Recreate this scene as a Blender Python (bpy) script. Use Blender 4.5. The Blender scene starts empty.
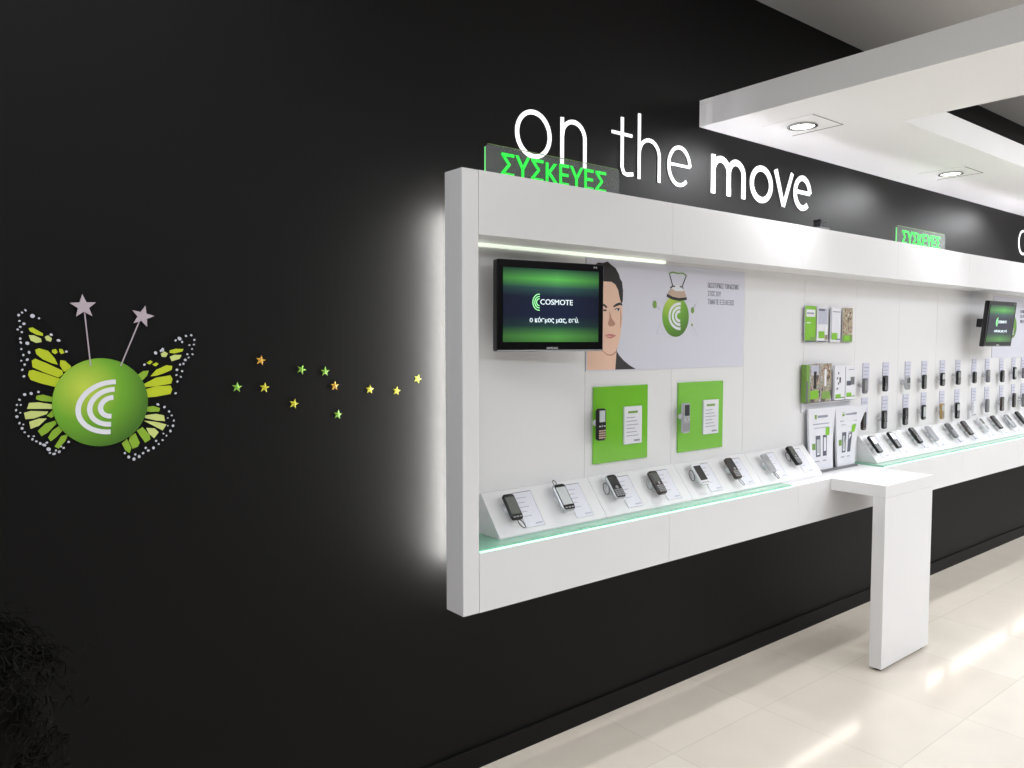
import bpy, bmesh, math, random
from mathutils import Vector, Matrix
random.seed(7)
COL = bpy.context.scene.collection
PI = math.pi

# ------------------------------------------------------------------ camera
f, H = 771.75, 1.70
yaw, pit = math.radians(51.36), math.radians(-3.15)
F = Vector((math.cos(yaw)*math.cos(pit), math.sin(yaw)*math.cos(pit), math.sin(pit)))
R = Vector((math.sin(yaw), -math.cos(yaw), 0)); U = R.cross(F)
CAM = Vector((0, 0, H))
cd = bpy.data.cameras.new('camera'); cam = bpy.data.objects.new('camera', cd); COL.objects.link(cam)
cd.sensor_width = 36; cd.lens = f/1024*36; cd.clip_start = .05
m = Matrix((R, U, -F)).transposed().to_4x4(); m.translation = CAM; cam.matrix_world = m
bpy.context.scene.camera = cam

def ray(u, v): return F + R*((u-512)/f) + U*((384-v)/f)
def at(u, v, y): d = ray(u, v); return CAM + d*(y/d.y)                 # measured point on a vertical plane Y = y
def on_plane(u, v, p, n):
    d = ray(u, v); return CAM + d*(((p-CAM).dot(n))/d.dot(n))
WALL, FRONT, BACK = 2.43, 2.14, 2.33       # black wall, front of display unit, its recessed back

# --------------------------------------------------------------- materials
def lin(c):
    return tuple((x/255/12.92 if x/255 <= .04045 else ((x/255+.055)/1.055)**2.4) for x in c)
MATS = {}
def mat(name, c, rough=.5, metal=0, spec=.5, emit=0, trans=0, coat=0, ior=1.45, alpha=1, var=.03, scale=8):
    if name in MATS: return MATS[name]
    M = bpy.data.materials.new(name); M.use_nodes = True
    nt = M.node_tree; b = nt.nodes['Principled BSDF']
    col = (*lin(c), 1)
    n = nt.nodes.new('ShaderNodeTexNoise'); n.inputs['Scale'].default_value = scale
    tc = nt.nodes.new('ShaderNodeTexCoord'); nt.links.new(tc.outputs['Object'], n.inputs['Vector'])
    mx = nt.nodes.new('ShaderNodeMix'); mx.data_type = 'RGBA'
    mx.inputs[6].default_value = tuple(x*(1-var) for x in col[:3])+(1,)
    mx.inputs[7].default_value = tuple(min(1, x*(1+var)) for x in col[:3])+(1,)
    nt.links.new(n.outputs[0], mx.inputs[0]); nt.links.new(mx.outputs[2], b.inputs['Base Color'])
    b.inputs['Roughness'].default_value = rough; b.inputs['Metallic'].default_value = metal
    b.inputs['Specular IOR Level'].default_value = spec; b.inputs['IOR'].default_value = ior
    b.inputs['Transmission Weight'].default_value = trans; b.inputs['Coat Weight'].default_value = coat
    b.inputs['Coat Roughness'].default_value = .08
    b.inputs['Alpha'].default_value = alpha
    if emit:
        b.inputs['Emission Color'].default_value = col; b.inputs['Emission Strength'].default_value = emit
    MATS[name] = M; return M

wall_black = mat('matte black paint', (17, 16, 16), rough=.5, spec=.15, var=.08, scale=3)
white = mat('white lacquer', (231, 230, 231), rough=.28, spec=.4, var=.01, scale=2)
white_side = white
soffit_w = mat('white painted board', (247, 246, 246), rough=.5, spec=.3, var=.01, scale=2)
ceil_g = mat('grey ceiling paint', (196, 194, 192), rough=.8, var=.02, scale=2)
black_pl = mat('black plastic', (14, 14, 16), rough=.3)
gloss_black = mat('gloss black plastic', (8, 8, 11), rough=.12, coat=0)
brown_pl = mat('brown black plastic', (48, 38, 34), rough=.25, coat=.4)
grey_pl = mat('grey plastic', (110, 110, 114), rough=.35)
silver = mat('silver plastic', (186, 188, 192), rough=.25, metal=.35)
gold_pl = mat('gold plastic', (176, 148, 96), rough=.28, metal=.4)
pale_pl = mat('pale plastic', (222, 222, 226), rough=.3)
rose_pl = mat('rose beige plastic', (196, 170, 150), rough=.35)
lcd = mat('phone screen glass', (92, 96, 92), rough=.07, coat=.8)
lcd_dark = mat('dark phone screen', (38, 42, 44), rough=.07, coat=.8)
lcd_pale = mat('pale phone screen', (196, 202, 202), rough=.1, coat=.6)
key_g = mat('phone keys', (140, 140, 142), rough=.4)
paper = mat('white paper', (226, 226, 232), rough=.7, var=.01)
ink = mat('grey print', (148, 150, 164), rough=.8)
ink_d = mat('dark print', (98, 100, 112), rough=.8)
ink_l = mat('faint print', (182, 184, 198), rough=.7); card_n = mat('stand card', (224, 224, 232), rough=.5, var=.01)
card_l = mat('pale lilac card', (206, 206, 222), rough=.5, var=.01)
green_gl = mat('green back painted glass', (122, 196, 56), rough=.09, coat=.8, var=.01)
green_ink = mat('leaf green print', (126, 190, 44), rough=.4, var=.06, scale=30)
green_lo = mat('dull green print', (120, 158, 74), rough=.5, var=.1, scale=30)
acry = mat('clear acrylic', (225, 232, 230), rough=.05, alpha=.09, var=0)
green_em = mat('lit green lettering', (40, 226, 70), emit=.75, var=0)
green_edge = mat('lit green acrylic edge', (120, 235, 130), emit=.55, var=0)
glass_sh = mat('green tinted glass', (150, 216, 184), rough=.08, trans=.25, coat=.5, var=.01)
led_edge = mat('lit glass edge', (200, 246, 226), emit=.95, var=0)
led_white = mat('cool white light tube', (244, 244, 240), emit=185, var=0)
led_slot = mat('pale green light strip', (236, 246, 228), emit=.9, var=0)
led_low = mat('dim white light tube', (255, 250, 240), emit=15, var=0)
led_top = mat('top cove light tube', (246, 244, 255), emit=34, var=0)
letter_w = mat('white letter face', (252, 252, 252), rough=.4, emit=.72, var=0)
lamp_em = mat('downlight lens', (255, 253, 246), emit=5, var=0)
chrome = mat('satin chrome', (190, 190, 190), rough=.2, metal=.9)
groove = mat('shadow gap', (120, 118, 114), rough=.8)
cable_m = mat('dark cable', (50, 50, 54), rough=.4)
cable_l = mat('grey cable', (150, 150, 156), rough=.3, metal=.3)
poster_m = mat('poster paper', (216, 216, 228), rough=.35, var=.01)
skin_m = mat('printed skin', (238, 198, 174), rough=.5, var=.03, scale=6)
skin_d = mat('printed skin shadow tone', (190, 140, 118), rough=.5)
lips = mat('printed lips', (206, 128, 122), rough=.5)
hair_p = mat('printed dark hair', (28, 24, 25), rough=.5, var=.2, scale=60)
jacket = mat('printed dark jacket', (52, 48, 50), rough=.5)
w_yel = mat('butterfly yellow', (190, 204, 36), rough=.4, var=.06, scale=20)
w_pale = mat('butterfly pale yellow green', (206, 216, 130), rough=.4, var=.05, scale=20)
w_grn = mat('butterfly green', (140, 178, 48), rough=.4, var=.06, scale=20)
w_wht = mat('butterfly white spots', (204, 204, 214), rough=.4)
w_blk = mat('butterfly black', (9, 9, 10), rough=.55, spec=.15)
star_g = mat('silver star vinyl', (186, 172, 180), rough=.4)
logo_w = mat('logo white', (232, 232, 240), rough=.4)
navy = mat('navy screen type', (225, 240, 245), emit=.75, var=0)
scr_grn = mat('green screen arcs', (150, 240, 160), emit=.8, var=0)
bez_type = mat('silver type', (190, 192, 196), rough=.4, emit=.1)
def photo(name, cs, scale):
    M = bpy.data.materials.new(name); M.use_nodes = True; nt = M.node_tree; b = nt.nodes['Principled BSDF']
    n = nt.nodes.new('ShaderNodeTexNoise'); n.inputs['Scale'].default_value = scale; n.inputs['Detail'].default_value = 2
    tc = nt.nodes.new('ShaderNodeTexCoord'); nt.links.new(tc.outputs['Object'], n.inputs['Vector'])
    r = nt.nodes.new('ShaderNodeValToRGB'); r.color_ramp.interpolation = 'LINEAR'; e = r.color_ramp.elements
    e[0].position = .34; e[0].color = (*lin(cs[0]), 1); e[1].position = .68; e[1].color = (*lin(cs[-1]), 1)
    for i, c in enumerate(cs[1:-1]):
        k = e.new(.34+.34*(i+1)/(len(cs)-1)); k.color = (*lin(c), 1)
    nt.links.new(n.outputs[0], r.inputs[0]); nt.links.new(r.outputs[0], b.inputs['Base Color']); b.inputs['Roughness'].default_value = .4
    return M
photo_a = photo('leaflet photo of a crowd', ((60, 52, 48), (120, 96, 80), (196, 170, 150), (140, 150, 110), (222, 216, 214)), 55)
photo_b = photo('magazine photo', ((40, 38, 44), (92, 84, 84), (188, 168, 150), (110, 120, 90), (214, 208, 222)), 30)

def ball_mat():
    M = bpy.data.materials.new('printed green ball'); M.use_nodes = True; nt = M.node_tree; b = nt.nodes['Principled BSDF']
    tc = nt.nodes.new('ShaderNodeTexCoord'); n = nt.nodes.new('ShaderNodeTexNoise'); n.inputs['Scale'].default_value = 2.2
    nt.links.new(tc.outputs['Generated'], n.inputs['Vector'])
    mp = nt.nodes.new('ShaderNodeMapping'); mp.inputs['Location'].default_value = (-.33, 0, -.66); mp.inputs['Scale'].default_value = (1, 0, 1)
    nt.links.new(tc.outputs['Generated'], mp.inputs['Vector'])
    g = nt.nodes.new('ShaderNodeTexGradient'); g.gradient_type = 'SPHERICAL'; nt.links.new(mp.outputs[0], g.inputs[0])
    r = nt.nodes.new('ShaderNodeValToRGB'); e = r.color_ramp.elements
    e[0].position = .3; e[0].color = (*lin((66, 112, 24)), 1); e[1].position = .97; e[1].color = (*lin((196, 216, 74)), 1)
    k = e.new(.62); k.color = (*lin((112, 172, 40)), 1)
    nt.links.new(g.outputs[0], r.inputs[0]); nt.links.new(r.outputs[0], b.inputs['Base Color'])
    b.inputs['Roughness'].default_value = .4
    return M
ball_m = ball_mat()

def screen_mat():
    M = bpy.data.materials.new('tv screen picture'); M.use_nodes = True; nt = M.node_tree; b = nt.nodes['Principled BSDF']
    tc = nt.nodes.new('ShaderNodeTexCoord'); sp = nt.nodes.new('ShaderNodeSeparateXYZ'); nt.links.new(tc.outputs['Generated'], sp.inputs[0])
    r = nt.nodes.new('ShaderNodeValToRGB'); e = r.color_ramp.elements
    e[0].position = 0; e[0].color = (*lin((80, 150, 66)), 1); e[1].position = 1; e[1].color = (*lin((36, 84, 60)), 1)
    for p, c in ((.08, (92, 170, 76)), (.22, (34, 70, 66)), (.36, (20, 34, 66)), (.62, (18, 32, 62)), (.74, (52, 96, 90)), (.86, (104, 208, 92)), (.93, (80, 160, 84))):
        k = e.new(p); k.color = (*lin(c), 1)
    nt.links.new(sp.outputs['Z'], r.inputs[0])
    r2 = nt.nodes.new('ShaderNodeValToRGB'); e = r2.color_ramp.elements
    e[0].position = 0; e[0].color = (.45, .45, .5, 1); e[1].position = 1; e[1].color = (.4, .4, .45, 1); k = e.new(.55); k.color = (1, 1, 1, 1)
    nt.links.new(sp.outputs['X'], r2.inputs[0])
    mx = nt.nodes.new('ShaderNodeMix'); mx.data_type = 'RGBA'; mx.blend_type = 'MULTIPLY'; mx.inputs[0].default_value = 1
    nt.links.new(r.outputs[0], mx.inputs[6]); nt.links.new(r2.outputs[0], mx.inputs[7])
    nt.links.new(mx.outputs[2], b.inputs['Emission Color']); b.inputs['Emission Strength'].default_value = .85
    b.inputs['Base Color'].default_value = (.01, .01, .012, 1); b.inputs['Roughness'].default_value = .15
    return M
screen_m = screen_mat()

def floor_mat():
    M = bpy.data.materials.new('polished cream floor tiles'); M.use_nodes = True; nt = M.node_tree; b = nt.nodes['Principled BSDF']
    tc = nt.nodes.new('ShaderNodeTexCoord'); mp = nt.nodes.new('ShaderNodeMapping'); mp.inputs['Location'].default_value = (.28, .12, 0)
    nt.links.new(tc.outputs['Object'], mp.inputs[0])
    br = nt.nodes.new('ShaderNodeTexBrick'); br.offset = 0; br.squash = 1
    br.inputs['Scale'].default_value = 1; br.inputs['Brick Width'].default_value = .632; br.inputs['Row Height'].default_value = .632
    br.inputs['Mortar Size'].default_value = .0022; br.inputs['Mortar Smooth'].default_value = .2; br.inputs['Bias'].default_value = 0
    br.inputs['Color1'].default_value = (*lin((222, 214, 203)), 1); br.inputs['Color2'].default_value = (*lin((216, 207, 195)), 1)
    br.inputs['Mortar'].default_value = (*lin((200, 193, 183)), 1)
    nt.links.new(mp.outputs[0], br.inputs[0])
    n = nt.nodes.new('ShaderNodeTexNoise'); n.inputs['Scale'].default_value = 5; n.inputs['Detail'].default_value = 6
    nt.links.new(tc.outputs['Object'], n.inputs['Vector'])
    mx = nt.nodes.new('ShaderNodeMix'); mx.data_type = 'RGBA'; mx.blend_type = 'MULTIPLY'; mx.inputs[0].default_value = .12
    nt.links.new(br.outputs[0], mx.inputs[6]); nt.links.new(n.outputs[0], mx.inputs[7]); nt.links.new(mx.outputs[2], b.inputs['Base Color'])
    b.inputs['Roughness'].default_value = .12; b.inputs['Specular IOR Level'].default_value = .5
    return M
floor_m = floor_mat()

# ----------------------------------------------------------------- helpers
class MB:
    def __init__(s): s.bm = bmesh.new(); s.mats = []
    def mi(s, m):
        if m is None: m = s.mats[0] if s.mats else None
        if m not in s.mats: s.mats.append(m)
        return s.mats.index(m)
    def face(s, vs, k):
        try: fc = s.bm.faces.new(vs); fc.material_index = k; return fc
        except ValueError: return None
    def prism(s, pts, y0, y1, m):            # outline in (x, z), extruded from y0 (front) to y1
        k = s.mi(m); a = sum(pts[i][0]*pts[(i+1) % len(pts)][1]-pts[(i+1) % len(pts)][0]*pts[i][1] for i in range(len(pts)))
        if a < 0: pts = pts[::-1]
        fr = [s.bm.verts.new((p[0], y0, p[1])) for p in pts]; bk = [s.bm.verts.new((p[0], y1, p[1])) for p in pts]
        s.face(fr, k); s.face(bk[::-1], k); n = len(pts)
        for i in range(n): s.face([fr[i], bk[i], bk[(i+1) % n], fr[(i+1) % n]], k)
    def box(s, x0, x1, y0, y1, z0, z1, m, bev=0):
        k = s.mi(m); g = [[[s.bm.verts.new((x, y, z)) for z in (z0, z1)] for y in (y0, y1)] for x in (x0, x1)]
        q = [[g[0][0][0], g[1][0][0], g[1][0][1], g[0][0][1]], [g[0][1][0], g[0][1][1], g[1][1][1], g[1][1][0]],
             [g[0][0][0], g[0][0][1], g[0][1][1], g[0][1][0]], [g[1][0][0], g[1][1][0], g[1][1][1], g[1][0][1]],
             [g[0][0][0], g[0][1][0], g[1][1][0], g[1][0][0]], [g[0][0][1], g[1][0][1], g[1][1][1], g[0][1][1]]]
        fs = [s.face(x, k) for x in q]
        if bev:
            es = list({e for fc in fs for e in fc.edges}); bmesh.ops.bevel(s.bm, geom=es, offset=bev, segments=2, affect='EDGES', profile=.5)
    def slab(s, w, h, t, r, bev, m, c=(0, 0, 0)):      # rounded plate, front at -y
        k = s.mi(m); rings = []
        for y, ins in ((-t/2, bev), (-t/2+bev, 0), (t/2-bev, 0), (t/2, bev)):
            ring = []
            for cx, cz, a0 in ((1, 1, 0), (-1, 1, 90), (-1, -1, 180), (1, -1, 270)):
                for j in range(5):
                    a = math.radians(a0+j*22.5)
                    ring.append(s.bm.verts.new((c[0]+cx*(w/2-r)+(r-ins)*math.cos(a), c[1]+y, c[2]+cz*(h/2-r)+(r-ins)*math.sin(a))))
            rings.append(ring)
        s.face(rings[0], k); s.face(rings[-1][::-1], k); n = len(rings[0])
        for A, B in zip(rings, rings[1:]):
            for i in range(n): s.face([A[i], B[i], B[(i+1) % n], A[(i+1) % n]], k)
    def ribbon(s, pts, w, y0, y1, m, closed=False):   # stroke of width w (or per-point widths) along (x, z) points
        n = len(pts); L = []; Rr = []; ws = w if isinstance(w, (list, tuple)) else [w]*n
        for i in range(n):
            a = Vector(pts[(i-1) % n] if (closed or i > 0) else pts[i]); b = Vector(pts[(i+1) % n] if (closed or i < n-1) else pts[i])
            t = (b-a).normalized(); nn = Vector((-t.y, t.x))*(ws[i]/2); p = Vector(pts[i]); L.append(p+nn); Rr.append(p-nn)
        for i in range(n if closed else n-1):
            j = (i+1) % n; s.prism([tuple(L[i]), tuple(Rr[i]), tuple(Rr[j]), tuple(L[j])], y0, y1, m)
    def ellipse(s, cx, cz, rx, rz, y0, y1, m, n=28, rot=0):
        c, q = math.cos(rot), math.sin(rot)
        s.prism([(cx+rx*math.cos(a)*c-rz*math.sin(a)*q, cz+rx*math.cos(a)*q+rz*math.sin(a)*c) for a in [2*PI*i/n for i in range(n)]], y0, y1, m)
    def cyl(s, p0, p1, r0, m, n=16, r1=None):
        k = s.mi(m); p0 = Vector(p0); p1 = Vector(p1); d = (p1-p0).normalized(); r1 = r0 if r1 is None else r1
        a = d.orthogonal().normalized(); b = d.cross(a)
        A = [s.bm.verts.new(p0+(a*math.cos(2*PI*i/n)+b*math.sin(2*PI*i/n))*r0) for i in range(n)]
        B = [s.bm.verts.new(p1+(a*math.cos(2*PI*i/n)+b*math.sin(2*PI*i/n))*r1) for i in range(n)]
        s.face(A[::-1], k); s.face(B, k)
        for i in range(n): s.face([A[i], A[(i+1) % n], B[(i+1) % n], B[i]], k)
    def tube(s, pts, r, m, n=6):
        k = s.mi(m); pts = [Vector(p) for p in pts]; prev = None; ref = Vector((.3, .9, .2)).normalized()
        for i, p in enumerate(pts):
            t = (pts[min(i+1, len(pts)-1)]-pts[max(i-1, 0)]).normalized(); a = t.cross(ref).normalized(); b = t.cross(a)
            ring = [s.bm.verts.new(p+(a*math.cos(2*PI*j/n)+b*math.sin(2*PI*j/n))*r) for j in range(n)]
            if prev:
                for j in range(n): s.face([prev[j], prev[(j+1) % n], ring[(j+1) % n], ring[j]], k)
            else: s.face(ring[::-1], k)
            prev = ring
        s.face(prev, k)
    def build(s, name, parent=None, local=False, **tags):
        bmesh.ops.recalc_face_normals(s.bm, faces=s.bm.faces)
        vs = s.bm.verts; off = Vector((0, 0, 0))
        if parent is not None and not local: off = base_of(parent)
        if parent is None and not local:
            xs = [v.co.x for v in vs]; ys = [v.co.y for v in vs]; zs = [v.co.z for v in vs]
            off = Vector(((min(xs)+max(xs))/2, (min(ys)+max(ys))/2, min(zs)))
        bmesh.ops.translate(s.bm, verts=s.bm.verts, vec=-off)
        me = bpy.data.meshes.new(name); s.bm.to_mesh(me); s.bm.free()
        for q in s.mats: me.materials.append(q)
        o = bpy.data.objects.new(name, me); COL.objects.link(o)
        if parent is not None: o.parent = parent
        elif not local: o.location = off
        return tag(o, **tags)
def base_of(o):
    v = Vector((0, 0, 0))
    while o is not None: v += o.location; o = o.parent
    return v
def tag(o, label=None, cat=None, group=None, kind=None):
    if label: o['label'] = label
    if cat: o['category'] = cat
    if group: o['group'] = group
    if kind: o['kind'] = kind
    return o
def thing(name, loc, label, cat, group=None, rot=(0, 0, 0)):
    o = bpy.data.objects.new(name, None); COL.objects.link(o); o.empty_display_size = .05
    o.location = loc; o.rotation_euler = rot; return tag(o, label, cat, group)
def smooth(o):
    for p in o.data.polygons: p.use_smooth = True
    return o

def text_into(mb, string, x0, x1, z0, z1, y0, y1, m, bold=0.0, keep=False):
    """lettering filling the box x0..x1, z0..z1 on a plane facing -Y, extruded from y0 to y1"""
    c = bpy.data.curves.new('t', 'FONT'); c.body = string; c.size = 1; c.offset = bold; c.resolution_u = 3
    o = bpy.data.objects.new('t', c); COL.objects.link(o)
    dg = bpy.context.evaluated_depsgraph_get(); dg.update()
    me = bpy.data.meshes.new_from_object(o.evaluated_get(dg))
    bpy.data.objects.remove(o); bpy.data.curves.remove(c)
    if not me.vertices: return
    xs = [v.co.x for v in me.vertices]; ys = [v.co.y for v in me.vertices]
    sx = (x1-x0)/(max(xs)-min(xs)); sz = (z1-z0)/(max(ys)-min(ys)); k = mb.mi(m)
    V0 = [mb.bm.verts.new((x0+(v.co.x-min(xs))*sx, y0, z0+(v.co.y-min(ys))*sz)) for v in me.vertices]
    V1 = [mb.bm.verts.new((x0+(v.co.x-min(xs))*sx, y1, z0+(v.co.y-min(ys))*sz)) for v in me.vertices]
    ec = {}
    for p in me.polygons:
        vs = list(p.vertices); mb.face([V0[i] for i in vs], k); mb.face([V1[i] for i in vs[::-1]], k)
        for e in p.edge_keys: ec[e] = ec.get(e, 0)+1
    for (a, b), n in ec.items():
        if n == 1: mb.face([V0[a], V0[b], V1[b], V1[a]], k)
    bpy.data.meshes.remove(me)

def arcs(mb, cx, cz, rx, rz, w, y0, y1, m, n=18, radii=(1, .68, .38)):
    for q in radii:
        pts = [(cx+rx*q*math.cos(a), cz+rz*q*math.sin(a)) for a in [math.radians(86+188*i/n) for i in range(n+1)]]
        mb.ribbon(pts, w, y0, y1, m)

# ------------------------------------------------------------- the setting
SZ = 2.749; CEIL = 3.477
b = MB(); b.box(-3, 11, -4.5, WALL, -.05, 0, floor_m); b.build('floor', kind='structure')
b = MB(); b.box(-3, 11, -4.5, WALL, CEIL, CEIL+.05, ceil_g); b.build('ceiling', kind='structure')
b = MB(); b.box(-3, 11, WALL, WALL+.1, 0, CEIL, wall_black); b.build('wall_back', kind='structure')
b = MB(); b.box(-3, 11, WALL-.012, WALL, 0, .085, wall_black, bev=.002); b.build('baseboard_back', kind='structure')
room_g = mat('light grey wall paint', (190, 188, 188), rough=.8, var=.02); room_d = mat('dark grey wall paint', (60, 58, 58), rough=.8); room_m = mat('mid grey wall paint', (140, 138, 138), rough=.8)
b = MB(); b.box(11, 11.1, -4.5, WALL, 0, CEIL, room_g); b.build('wall_right', kind='structure')
b = MB(); b.box(-3, 11, -4.6, -4.5, 0, CEIL, room_d); b.build('wall_front', kind='structure')
b = MB(); b.box(-3.1, -3, -4.5, WALL, 0, CEIL, room_m); b.build('wall_left', kind='structure')
b = MB()
k = b.mi(soffit_w)
L = [(3.118, -1.6), (3.795, -1.6), (3.795, 1.757), (9.5, 1.757), (9.5, WALL), (3.118, WALL)]
lo = [b.bm.verts.new((x, y, SZ)) for x, y in L]; hi = [b.bm.verts.new((x, y, SZ+.127)) for x, y in L]
b.face(lo[::-1], k); b.face(hi, k)
for i in range(6): b.face([lo[i], lo[(i+1) % 6], hi[(i+1) % 6], hi[i]], k)
b.build('trim_1', kind='structure')

# ---------------------------------------------------------- display unit
X0, X1, XE = 1.497, 1.565, 8.8
ZB, ZS, ZH, ZT = .752, .965, 2.065, 2.281
du = thing('wall_display', (X0, WALL-.02, ZB), 'long white wall mounted display unit with recessed back panel and glowing edges', 'display unit')
b = MB(); b.box(X0, X1, FRONT, 2.245, ZB, ZT, white, bev=.003); b.build('side_frame', du)
x = X1+.0015; n = 0
while x < XE:
    xe = min(x+1.0115, XE)
    b = MB(); b.box(x, xe-.0008, FRONT, BACK, ZH, ZT, white, bev=.0006); b.build('header_panel', du)
    b = MB(); b.box(x, xe-.0008, FRONT, BACK, ZB, ZS, white, bev=.0006); b.build('apron_panel', du)
    x = xe
xs = [X1, 2.253, 2.81, 3.37, 3.928, 4.49, 5.045, 5.60, 6.16, 6.72, 7.28, 7.84, 8.4, XE]
for a, c in zip(xs, xs[1:]):
    b = MB(); b.box(a+.0008, c-.0008, BACK, BACK+.015, ZS, ZH, white); b.build('back_panel', du)
b = MB(); b.box(X1+.13, XE, BACK+.015, BACK+.03, ZB+.03, ZT-.03, groove); b.build('backing_board', du)
b = MB(); b.box(X1+.01, 2.75, BACK-.008, BACK-.0005, ZH-.012, ZH-.0005, led_slot); b.build('slot_light', du)
b = MB(); b.cyl((1.652, 2.36, ZB+.10), (1.652, 2.36, ZT-.09), .011, led_white); b.build('light_tube', du)
x = 1.75
for a, c in ((1.7, 2.75), (2.85, 3.85), (3.95, 4.75), (4.9, 6.0), (6.15, 7.25), (7.4, 8.5)):
    b = MB(); b.cyl((a, 2.385, ZB+.012), (c, 2.385, ZB+.012), .009, led_low); b.build('light_tube', du)
    b = MB(); b.cyl((a, 2.385, ZT-.09), (c, 2.385, ZT-.09), .008, led_top); b.build('light_tube', du)

# glass shelves on the unit
def shelf(a, c, label):
    t = thing('glass_shelf', ((a+c)/2, 2.235, ZS), label, 'shelf', 'glass shelves of the display unit')
    b = MB(); b.box(a, c, FRONT+.004, BACK-.001, ZS, ZS+.010, glass_sh); b.build('glass_pane', t)
    b = MB(); b.box(a, c, FRONT-.003, FRONT+.003, ZS-.0015, ZS+.004, led_edge); b.build('lit_edge', t)
shelf(X1+.002, 3.53, 'green tinted glass shelf with lit edge under the eight large phones nearest the camera')
shelf(4.50, XE-.05, 'green tinted glass shelf with lit edge beyond the white table, under far phones')

# ------------------------------------------------------------------ stands
PA = Vector((0, 2.205, ZS+.016)); PB = Vector((0, 2.321, 1.127))
TILT = math.atan2(PB.y-PA.y, PB.z-PA.z); NRM = Vector((0, -math.cos(TILT), math.sin(TILT))); UPV = (PB-PA).normalized()
def stand(a, c, label, group):
    b = MB(); k = b.mi(white)
    prof = [(2.205, ZS+.0105), (2.205, ZS+.016), (2.321, 1.127), (2.329, 1.127), (2.329, ZS+.0105)]
    A = [b.bm.verts.new((a+.001, y, z)) for y, z in prof]; B = [b.bm.verts.new((c-.001, y, z)) for y, z in prof]
    b.face(A, k); b.face(B[::-1], k)
    for i in range(5): b.face([A[i], A[(i+1) % 5], B[(i+1) % 5], B[i]], k)
    if c > 3.9 and a < 3.5: b.box(3.535, c-.001, 2.2055, 2.3285, ZS+.0004, ZS+.0104, white)
    b.build('display_stand', label=label, cat='display stand', group=group)
sx = [1.705, 2.262, 2.82, 3.375, 3.93]
nm = ['sloped white stand at the near left end of the shelf, below the television',
      'sloped white stand below the green panel with the black slider phone',
      'sloped white stand below the green panel with the silver phone',
      'sloped white stand at the right end of the near row, beside the leaflet holder']
for i in range(4): stand(sx[i], sx[i+1], nm[i], 'sloped stands of the near row')
fx = [4.545, 5.085, 5.62, 6.16, 6.70, 7.24, 7.78]
nm = ['sloped white stand of the far row nearest to the leaflet holder', 'sloped white stand second from the leaflet holder in the far row',
      'sloped white stand third from the leaflet holder in the far row', 'sloped white stand fourth from the leaflet holder in the far row',
      'sloped white stand fifth from the leaflet holder, near the right edge of the photo', 'sloped white stand past the right edge of the photo in the far row']
for i in range(6): stand(fx[i], fx[i+1], nm[i], 'sloped stands of the far row')

# ------------------------------------------------------------------ phones
def phone(loc, tilt, size, style, label, group, body=black_pl, face=None, scr=lcd, loop=None, gap=.028, name='mobile_phone', yaw_=0, simple=False):
    w, h, t = size
    o = thing(name, loc, label, 'phone', group, rot=(-tilt, 0, yaw_))
    r = min(w*.24, .014)
    b = MB(); b.slab(w, h, t, r, min(.0035, t*.3), body)
    if face: b.slab(w*.9, h*.94, .002, r*.8, .0005, face, (0, -t/2-.0006, 0))
    smooth_o = b.build('body', o, local=True)
    fy = -t/2-(.0018 if face else 0)
    if style == 'touch': sw, sh, sz = w*.78, h*.66, h*.03
    elif style == 'slider': sw, sh, sz = w*.66, h*.36, h*.26
    elif style == 'qwerty': sw, sh, sz = w*.8, h*.36, h*.2
    else: sw, sh, sz = w*.74, h*.38, h*.2
    b = MB(); b.slab(sw, sh, .0016, .002, .0004, scr, (0, fy-.0004, sz)); b.build('screen', o, local=True)
    b = MB()
    if style == 'touch':
        for q in (-1, 0, 1): b.slab(w*.2, h*.05, .0016, .001, .0003, key_g, (q*w*.27, fy-.0004, -h*.40))
    elif style == 'slider':
        b.slab(w*.18, h*.07, .002, .002, .0004, key_g, (0, fy-.0004, -h*.04))
        for q in (-1, 1): b.slab(w*.2, h*.04, .002, .001, .0004, lcd_pale, (q*w*.28, fy-.0004, -h*.05))
        for rr in range(4):
            for q in (-1, 0, 1): b.slab(w*.24, h*.045, .0016, .001, .0003, rose_pl if body is black_pl else key_g, (q*w*.27, fy-.0004, -h*(.19+.072*rr)))
    else:
        b.ellipse(0, -h*.05, w*.13, w*.13, fy-.0014, fy, key_g, n=12)
        for rr in range(4):
            for q in (-1, 0, 1): b.slab(w*.22, h*.05, .0016, .001, .0003, key_g, (q*w*.26, fy-.0004, -h*(.16+.075*rr)))
    b.build('keypad', o, local=True)
    hr = w*(.36 if tilt else .24)
    b = MB(); b.cyl((0, t/2-.001, .004), (0, t/2+gap, .004), hr, pale_pl, 14, hr*1.2); b.build('security_holder', o, local=True)
    if loop:
        kind, cm = loop; b = MB(); pts = []
        for i in range(15):
            a = 2*PI*i/14
            if kind == 'below': p = (w*.1+.010*math.sin(a)+.006*(1-math.cos(a)), .004, -h/2+.003-.019*(1-math.cos(a)))
            elif kind == 'above': p = (-w*.1+.008*math.sin(a), .004, h/2-.003+.013*(1-math.cos(a)))
            else: p = (-w/2+.002-.013*(1-math.cos(a)), .006+.005*(1-math.cos(a)), h*.12+.024*math.sin(a)-.010*(1-math.cos(a)))
            pts.append(p)
        b.tube(pts, .0018, cm); b.build('tether_cable', o, local=True)
    return o
def on_stand(u, v, lift, *a, **k):
    p = on_plane(u, v, PA+NRM*lift, NRM); t = a[0][2]
    g = lift-t/2-.001
    return phone(p, TILT, *a, gap=g, **k), p
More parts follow.
